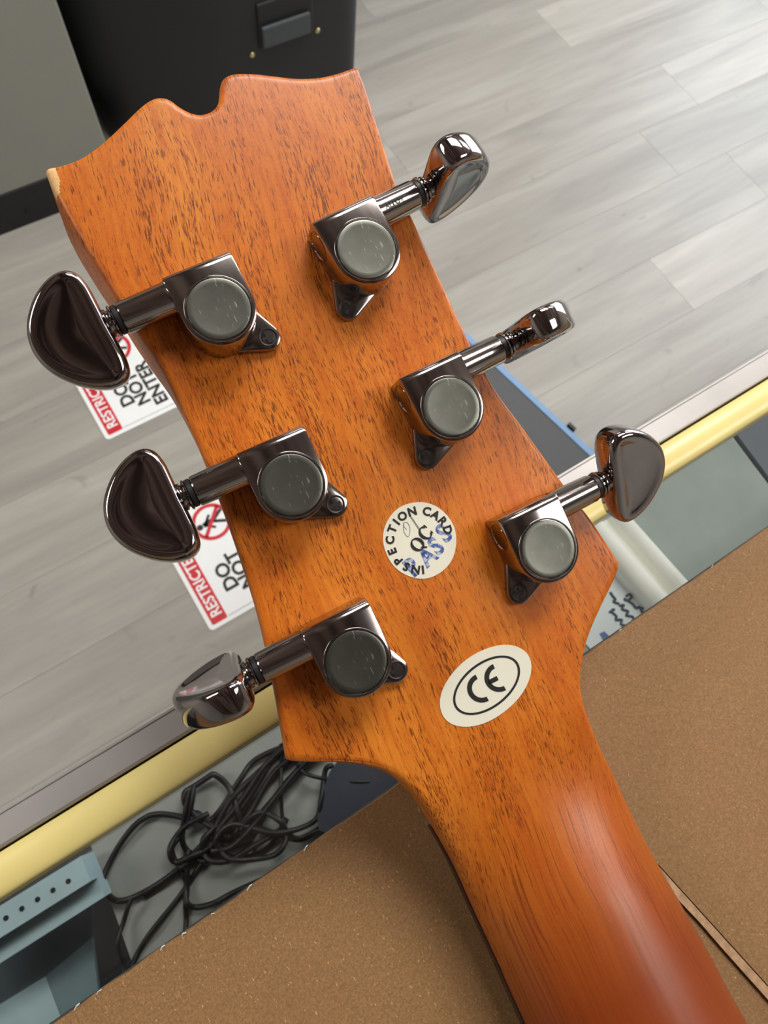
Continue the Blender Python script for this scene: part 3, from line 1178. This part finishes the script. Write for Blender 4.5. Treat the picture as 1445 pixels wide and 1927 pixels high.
# walls: left, right, tip, end
loop = [(0, j) for j in range(NU)] + [(i, NU - 1) for i in range(1, NR)] + [(NR - 1, j) for j in range(NU - 2, -1, -1)] + [(i, 0) for i in range(NR - 2, 0, -1)]
THK = 0.0146
nb = len(verts)
low_idx = []
for (i, j) in loop:
    x, y = G[i, j]
    sh_ = float(sstep((y + 0.012) / 0.026))
    zb_ = sh_ * (H0 + TB * y - THK) + (1 - sh_) * 0.0
    zb_ = min(zb_, zz[i, j] - 0.0001)
    if j == 0 and i < NA:
        f_ = float(np.clip((y - 0.055) / 0.09, 0, 1)) ** 1.3
        x -= 0.0012 * f_ - 0.0012 * (1 - f_)
    verts.append((x, y, zb_))
ML = len(loop)
# extra ring for a soft lower edge
for k in range(ML):
    a = loop[k][0] * NU + loop[k][1]
    k2 = (k + 1) % ML
    b_ = loop[k2][0] * NU + loop[k2][1]
    faces.append((a, b_, nb + k2, nb + k))
faces.append(tuple(nb + k for k in range(ML))[::-1])
me = mesh(verts, faces)
bmt = bmesh.new()
bmt.from_mesh(me)
big = [f for f in bmt.faces if len(f.verts) > 10]
bmesh.ops.triangulate(bmt, faces=big)
bmesh.ops.recalc_face_normals(bmt, faces=bmt.faces)
bmt.to_mesh(me)
bmt.free()
auto_smooth(me, 62)
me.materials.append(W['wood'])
me.materials.append(W['raw'])
tipc = G[0, 0]
for p in me.polygons:
    c_ = p.center
    if c_.x - tipc[0] < 0.0024 - 0.25 * (tipc[1] - c_.y) + 0.0004 * math.sin(c_.y * 9000) and tipc[1] - c_.y < 0.006 and c_.y < tipc[1] + 0.002 and c_.z > H0 + TB * c_.y - 0.0022:
        p.material_index = 1
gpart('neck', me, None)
# bare chipped corner at the tip
# fretboard
fl = [p for p in LC]
fr_ = [p for p in RCv]
ext = [(p[0] - 0.0003, p[1]) for p in fl] + [(p[0] + 0.0003, p[1]) for p in fr_[::-1]]
gpart('fretboard', prism_me(ext, -0.0062, -0.0001), W['fret'])


# ---------------- tuners, in millimetres: U outward along the shaft, V to the tip, W up
def tuner_housing():
    mm = 0.001
    R_, VT, HH = 7.5, 10.5, 8.8
    pts = [(R_, VT), (-R_, VT)]
    n = 36
    for k in range(n + 1):
        a = math.pi + math.pi * k / n
        pts.append((R_ * math.cos(a), R_ * math.sin(a)))
    pts = [(p[0] * mm, p[1] * mm) for p in pts]
    bm = bmesh.new()
    vs = [bm.verts.new((p[0], p[1], 0)) for p in pts]
    f = bm.faces.new(vs)
    r = bmesh.ops.extrude_face_region(bm, geom=[f])
    for g in r['geom']:
        if isinstance(g, bmesh.types.BMVert):
            g.co.z = HH * mm
    top_long = [e for e in bm.edges if all(abs(v.co.z - HH * mm) < 1e-7 and abs(v.co.y - VT * mm) < 1e-7 for v in e.verts)]
    bmesh.ops.bevel(bm, geom=top_long, offset=1.9 * mm, segments=6, affect='EDGES', profile=0.5)
    es = [e for e in bm.edges if len(e.link_faces) == 2 and e.calc_face_angle(0) > math.radians(60) and max(v.co.z for v in e.verts) > 1 * mm]
    bmesh.ops.bevel(bm, geom=es, offset=0.45 * mm, segments=2, affect='EDGES', profile=0.5)
    h = from_bm(bm)
    # raised rim round the cap
    rim = lathe([(HH - 0.3, 6.85), (HH + 0.15, 6.85), (HH + 0.3, 6.75), (HH + 0.3, 6.6), (HH + 0.1, 6.45), (HH - 0.2, 6.4)], 64, 'Z')
    rim.transform(Matrix.Scale(mm, 4))
    # mounting tab: rounded triangle along the tab direction
    d = np.array([-0.72, -0.694])
    nrm = np.array([-d[1], d[0]])
    tp = []
    for k in range(13):
        a = -1.15 + 2.3 * k / 12
        tp.append(d * (10.4 + 2.8 * math.cos(a)) + nrm * (2.8 * math.sin(a)))
    tp += [d * 5.2 + nrm * 5.2, d * 3.0 + nrm * 5.2, d * 3.0 - nrm * 5.2, d * 5.2 - nrm * 5.2]
    tab = prism_me([tuple(p * mm) for p in tp], 0, 1.7 * mm, 0.4 * mm, 2)
    # shaft
    sh = lathe([(7.0, 3.55), (8.0, 3.55), (8.15, 3.5), (17.4, 3.25), (17.8, 3.1), (17.9, 2.6)], 40, 'X', (0, 7.1, 4.7))
    sh.transform(Matrix.Scale(mm, 4))
    return auto_smooth(join_me([h, rim, tab, sh]), 38)


def tuner_cap():
    c = lathe([(8.5, 6.35), (8.8, 6.35), (9.05, 6.25), (9.12, 6.0), (9.06, 5.2), (9.0, 3.0), (8.97, 0.4)], 64, 'Z')
    c.transform(Matrix.Scale(0.001, 4))
    return auto_smooth(c, 40)


def tuner_collar():
    c = lathe([(17.8, 2.2), (19.0, 2.2), (19.05, 3.0), (19.25, 3.25), (19.5, 3.25), (19.7, 3.0), (19.75, 2.5), (20.05, 2.45), (20.15, 2.85), (20.5, 2.95), (20.85, 2.75), (20.95, 2.3), (21.6, 2.35), (23.2, 2.7)], 36, 'X', (0, 7.1, 4.7))
    c.transform(Matrix.Scale(0.001, 4))
    return auto_smooth(c, 50)


def tuner_ring():
    c = lathe([(17.9, 2.75), (18.0, 3.0), (18.9, 3.0), (19.05, 2.75)], 36, 'X', (0, 7.1, 4.7))
    c.transform(Matrix.Scale(0.001, 4))
    return auto_smooth(c, 50)


def tuner_button():
    """kidney button: flat side to the shaft; (u, t) outline, thickness along w"""
    ctrl = [(0.0, 0.0), (-0.1, 4.0), (0.0, 7.6), (0.9, 10.2), (3.2, 11.35), (6.6, 10.6), (10.2, 8.2), (13.2, 4.4), (14.3, 0.0),
            (13.2, -4.4), (10.2, -8.2), (6.6, -10.6), (3.2, -11.35), (0.9, -10.2), (0.0, -7.6), (-0.1, -4.0)]
    out = np.array(catmull(ctrl, 6, True))
    n = len(out)
    # inward normals
    tg = np.roll(out, -1, 0) - np.roll(out, 1, 0)
    nm = np.stack([tg[:, 1], -tg[:, 0]], 1)
    nm /= np.linalg.norm(nm, axis=1)[:, None]
    cen = out.mean(0)
    if ((cen - out) * nm).sum() < 0:
        nm = -nm
    lev = [(0.0, 0.0), (0.05, 2.0), (0.28, 2.8), (0.75, 3.35), (1.35, 3.55), (1.9, 3.5), (2.7, 3.3), (3.4, 3.15)]
    rings = [(ins, w) for ins, w in lev[::-1]]
    full = [(ins, w) for ins, w in rings] + [(ins, -w) for ins, w in lev[1:]]
    V, Fc = [], []
    for ins, w in full:
        P = out + nm * ins
        V += [(p[0], p[1], w) for p in P]
    for extra, w in ((0.5, 2.5), (0.5, -2.5)):
        pass
    m = len(full)
    for i in range(m - 1):
        for k in range(n):
            k2 = (k + 1) % n
            Fc.append((i * n + k, i * n + k2, (i + 1) * n + k2, (i + 1) * n + k))
    # dished faces
    top = [(p[0], p[1]) for p in (out + nm * 3.4)]
    c0 = np.array(top).mean(0)
    for sgn, base in ((1, 0), (-1, (m - 1) * n)):
        prev = base
        for sc, w in ((0.6, 3.0), (0.25, 2.92)):
            st = len(V)
            V += [(c0[0] + (p[0] - c0[0]) * sc, c0[1] + (p[1] - c0[1]) * sc, sgn * w) for p in top]
            for k in range(n):
                k2 = (k + 1) % n
                f = (prev + k, prev + k2, st + k2, st + k)
                Fc.append(f)
            prev = st
        ci = len(V)
        V.append((c0[0], c0[1], sgn * 2.9))
        for k in range(n):
            Fc.append((prev + k, prev + (k + 1) % n, ci))
    me = mesh([(a * 0.00105, b * 0.00105, c * 0.001) for a, b, c in V], Fc)
    bm = bmesh.new()
    bm.from_mesh(me)
    bmesh.ops.recalc_face_normals(bm, faces=bm.faces)
    bm.to_mesh(me)
    bm.free()
    for p in me.polygons:
        p.use_smooth = True
    return me


def tuner_screw():
    d = np.array([-0.72, -0.694]) * 10.5
    base = lathe([(1.4, 2.0), (1.75, 2.05), (1.85, 1.9), (1.6, 1.4), (1.3, 0.3)], 24, 'Z', (d[0], d[1], 0))
    base.transform(Matrix.Scale(0.001, 4))
    return auto_smooth(base, 40)


def tuner_slot():
    d = np.array([-0.72, -0.694]) * 10.5
    a = box_me(d[0] - 1.2, d[0] + 1.2, d[1] - 0.32, d[1] + 0.32, 1.45, 1.72)
    b = box_me(d[0] - 0.32, d[0] + 0.32, d[1] - 1.2, d[1] + 1.2, 1.45, 1.71)
    m = join_me([a, b])
    m.transform(Matrix.Scale(0.001, 4))
    return m


def tuner_plug():
    p = lathe([(-7.5, 3.3), (-7.62, 3.35), (-7.68, 3.1), (-7.5, 2.9), (-7.48, 0.4)], 32, 'X', (0, 6.4, 4.6))
    p.transform(Matrix.Scale(0.001, 4))
    return auto_smooth(p, 40)


ME = {'housing': tuner_housing(), 'cap': tuner_cap(), 'collar': tuner_collar(), 'ring': tuner_ring(), 'button': tuner_button(), 'screw': tuner_screw(), 'slot': tuner_slot(), 'plug': tuner_plug()}
MATS = {'housing': 'nickel', 'cap': 'cap', 'collar': 'nickel_dark', 'ring': 'rubber', 'button': 'nickel_dark', 'screw': 'black_metal', 'slot': 'hole', 'plug': 'nickel_dark'}
for k, v in ME.items():
    v.materials.append(W[MATS[k]])
MIRROR = {}
for k, v in ME.items():
    c_ = v.copy()
    c_.transform(Matrix.Scale(-1, 4, (1, 0, 0)))
    c_.flip_normals()
    MIRROR[k] = c_


def cap_local(px, py, h):
    r = ray(px, py)
    P0_ = HO + HZ * h
    t = ((P0_ - CAM) @ HZ) / (r @ HZ)
    P = CAM + r * t - HO
    return P @ XT, P @ HY


#          cap pixel, side, shaft turn (deg), button roll (deg)
TUN = [((412, 580), -1, 4.5, 10, 'on the left side, nearest the headstock tip'),
       ((549, 912), -1, 2.5, -6, 'on the left side, middle of three'),
       ((671, 1245), -1, 2.5, -82, 'on the left side, nearest the neck'),
       ((690, 468), 1, 8.0, 84, 'on the right side, nearest the headstock tip'),
       ((850, 765), 1, 4.5, 92, 'on the right side, middle of three'),
       ((1032, 1033), 1, 2.0, 28, 'on the right side, nearest the neck')]
BUTTON_AX = (7.1, 4.7)
for (cp, side, turn, roll, where) in TUN:
    x, y = cap_local(cp[0], cp[1], 0.0091)
    src = ME if side > 0 else MIRROR
    fm = HM @ Matrix.Translation((x, y, 0)) @ Matrix.Rotation(math.radians(turn), 4, 'Z')
    h = gpart('tuning_machine', src['housing'], None, fm)
    h['label'] = 'black nickel tuner ' + where
    for nm_, pn in (('cap', 'cap'), ('collar', 'collar'), ('ring', 'rubber_ring'), ('screw', 'screw'), ('slot', 'screw_slot'), ('plug', 'end_plug')):
        gpart(pn, src[nm_], None, fm, h)
    bmx = fm @ Matrix.Translation((side * (0.0217 if side > 0 else 0.0207), BUTTON_AX[0] * 0.001, BUTTON_AX[1] * 0.001)) @ Matrix.Rotation(math.radians(roll), 4, 'X')
    gpart('button', src['button'], None, bmx, h)
# stamped mark on the shaft of the right-hand tuner nearest the tip
x, y = cap_local(690, 468, 0.0091)
fm = HM @ Matrix.Translation((x, y, 0)) @ Matrix.Rotation(math.radians(8.0), 4, 'Z')
V, Fc = text_2d('ALLOY', 1.5, 1.05, 0.02)
vs = []
for v in V:
    a = math.radians(-12) + v[1] / 3.5
    vs.append(((11.3 + v[0]) * 0.001, (7.1 + 3.54 * math.sin(a)) * 0.001, (4.7 + 3.54 * math.cos(a)) * 0.001))
gpart('stamped_lettering', mesh(vs, Fc), W['ink'], fm, bpy.data.objects['tuning_machine.003'])
# ---------------- stickers, laid out on the back of the headstock
HMI = HM.inverted()


def onh(px, py, h):
    x, y = cap_local(px, py, h)
    return (x, y, h)


def sticker_outline(cx, cy, a, b, th, n=64, wob=0.0):
    out = []
    for k in range(n):
        t = 2 * math.pi * k / n
        u, v = a * math.cos(t), b * math.sin(t)
        rr = 1 + wob * math.sin(3 * t + 1) + wob * 0.7 * math.sin(7 * t)
        out.append((cx + rr * (u * math.cos(th) - v * math.sin(th)), cy + rr * (u * math.sin(th) + v * math.cos(th))))
    return out


def sticker(name, outline):
    n = len(outline)
    h = 0.00012
    top = [onh(p[0], p[1], h) for p in outline]
    bot = [(p[0], p[1], 0.00001) for p in top]
    vs = top + bot
    fs = [tuple(range(n)), tuple(range(n, 2 * n))[::-1]] + [(k, (k + 1) % n, n + (k + 1) % n, n + k) for k in range(n)]
    bm = bmesh.new()
    vv = [bm.verts.new(v) for v in vs]
    for f in fs:
        bm.faces.new([vv[i] for i in f])
    return gpart(name, from_bm(bm), W['sticker'], HM)


def ink(name, parts, mat, parent, h=0.00018):
    vs, fs = [], []
    for V, Fc in parts:
        b = len(vs)
        vs += [onh(p[0], p[1], h) for p in V]
        fs += [tuple(i + b for i in f) for f in Fc]
    return gpart(name, mesh(vs, fs), mat, HM, parent)


def ptext(s, size, cx, cy, ang, bold=0.0, sx=1.0, spacing=1.0):
    """text in picture pixels; ang = clockwise turn in degrees as seen"""
    V, Fc = text_2d(s, size, spacing, bold)
    a = math.radians(ang)
    P = []
    for v in V:
        x, y = v[0] * sx, -v[1]
        P.append((cx + x * math.cos(a) - y * math.sin(a), cy + x * math.sin(a) + y * math.cos(a)))
    return P, [f[::-1] for f in Fc]


def arc_strip(cx, cy, ro, ri, a0, a1, ang, ex=1.0, n=40, shift=0.0):
    """part ring; angles in degrees, 0 = reading direction, counter-clockwise"""
    V, Fc = [], []
    t = math.radians(ang)
    for k in range(n + 1):
        a = math.radians(a0 + (a1 - a0) * k / n)
        for r, sf in ((ro, 0.0), (ri, shift)):
            x, y = r * math.cos(a) * ex + sf, -r * math.sin(a)
            V.append((cx + x * math.cos(t) - y * math.sin(t), cy + x * math.sin(t) + y * math.cos(t)))
    for k in range(n):
        Fc.append((2 * k, 2 * k + 1, 2 * k + 3, 2 * k + 2))
    return V, Fc


# inspection sticker
qx, qy, z8 = 790.0, 1016.5, 4.016
qs = sticker('inspection_sticker', sticker_outline(qx, qy, 72.5, 68.5, math.radians(70), 64, 0.006))
qs['label'] = 'round white inspection sticker with circular lettering and blue stamp'
letters = [('I', -186), ('N', -172), ('S', -153), ('P', -133), ('E', -112), ('C', -90), ('T', -68), ('I', -52), ('O', -36), ('N', -15), ('C', 13.5), ('A', 32), ('R', 51), ('D', 70)]
lp = []
for ch, a in letters:
    r = math.radians(a)
    lp.append(ptext(ch, 22, qx + 56 * math.sin(r), qy - 56 * math.cos(r), a, 0.8))
ink('circular_lettering', lp, W['ink'], qs, 0.00022)
# thick-thin serif Q and C built from strips
def serif_ring(cx, cy, ang, a0, a1, w, h, thick):
    V, Fc = [], []
    t = math.radians(ang)
    n = 44
    for k in range(n + 1):
        a = math.radians(a0 + (a1 - a0) * k / n)
        for s_ in (0, 1):
            ww, hh = (w, h) if s_ == 0 else (w - thick, h - 2.2)
            x, y = ww * math.cos(a), -hh * math.sin(a)
            V.append((cx + x * math.cos(t) - y * math.sin(t), cy + x * math.sin(t) + y * math.cos(t)))
    for k in range(n):
        Fc.append((2 * k, 2 * k + 1, 2 * k + 3, 2 * k + 2))
    return V, Fc


def pbar(cx, cy, ang, p, q, w):
    t = math.radians(ang)
    def tr(v):
        return (cx + v[0] * math.cos(t) + v[1] * math.sin(t), cy + v[0] * math.sin(t) - v[1] * math.cos(t))
    return bar_2d(tr(p), tr(q), w)


ANG = -50
cq, cc = (785.5, 1024.5), (800.5, 1002.5)
ink('qc_lettering', [serif_ring(cq[0], cq[1], ANG, 0, 360, 12.5, 13.5, 6.0), pbar(cq[0], cq[1], ANG, (0, -9), (8, -17), 3.2),
                     serif_ring(cc[0], cc[1], ANG, 35, 325, 12.0, 13.5, 6.0), pbar(cc[0], cc[1], ANG, (9.2, 4), (9.2, 12), 2.0), pbar(cc[0], cc[1], ANG, (9.2, -5), (9.2, -11), 1.6)],
    W['ink'], qs, 0.00024)
st = []
for ch, (sx_, sy_) in zip('PASS', ((776, 1066), (803, 1046), (820, 1027), (835, 1003))):
    st.append(ptext(ch, 50, sx_, sy_, -42, 1.3, 0.85))
ink('blue_stamp', st, W['stamp'], qs, 0.00018)
pen = []
ov = [(765, 997), (759, 989), (760, 984), (766, 983), (771, 992), (771, 1003), (768, 1010), (763, 1006), (759, 996), (760, 986)]
pn = catmull(ov, 5)
for a, b in zip(pn[:-1], pn[1:]):
    pen.append(bar_2d(a, b, 0.9))
for o_ in (0, 2.2):
    pen.append(bar_2d((771 + o_, 971), (790 + o_, 999), 0.9))
ink('pen_marks', pen, W['pen'], qs, 0.00020)

# CE sticker
ex, ey = 913.6, 1290.5
th = math.radians(-38)
cs = sticker('ce_sticker', sticker_outline(ex, ey, 98.5, 60.5, th, 72, 0.003))
cs['label'] = 'oval off-white sticker printed with a black CE mark'
V, Fc = [], []
n = 72
for k in range(n):
    t = 2 * math.pi * k / n
    for a, b in ((72.5, 43), (68.3, 38.8)):
        u, v = a * math.cos(t), b * math.sin(t)
        V.append((ex + 2 + u * math.cos(th) - v * math.sin(th), ey - 6.5 + 0 + u * math.sin(th) + v * math.cos(th)))
for k in range(n):
    k2 = (k + 1) % n
    Fc.append((2 * k, 2 * k + 1, 2 * k2 + 1, 2 * k2))
V = [(p[0], p[1] + 5.5) for p in V]
ink('oval_line', [(V, Fc)], W['ink'], cs, 0.0002)
CA = -27
c1 = (906.5, 1294.5)
c2 = (939.0, 1274.5)
ink('ce_mark', [arc_strip(c1[0], c1[1], 27.5, 18.5, 88, 272, CA), arc_strip(c2[0], c2[1], 27.5, 18.5, 88, 272, CA), pbar(c2[0], c2[1], CA, (-23, 0), (-3, 0), 8.6)], W['ink'], cs, 0.0002)
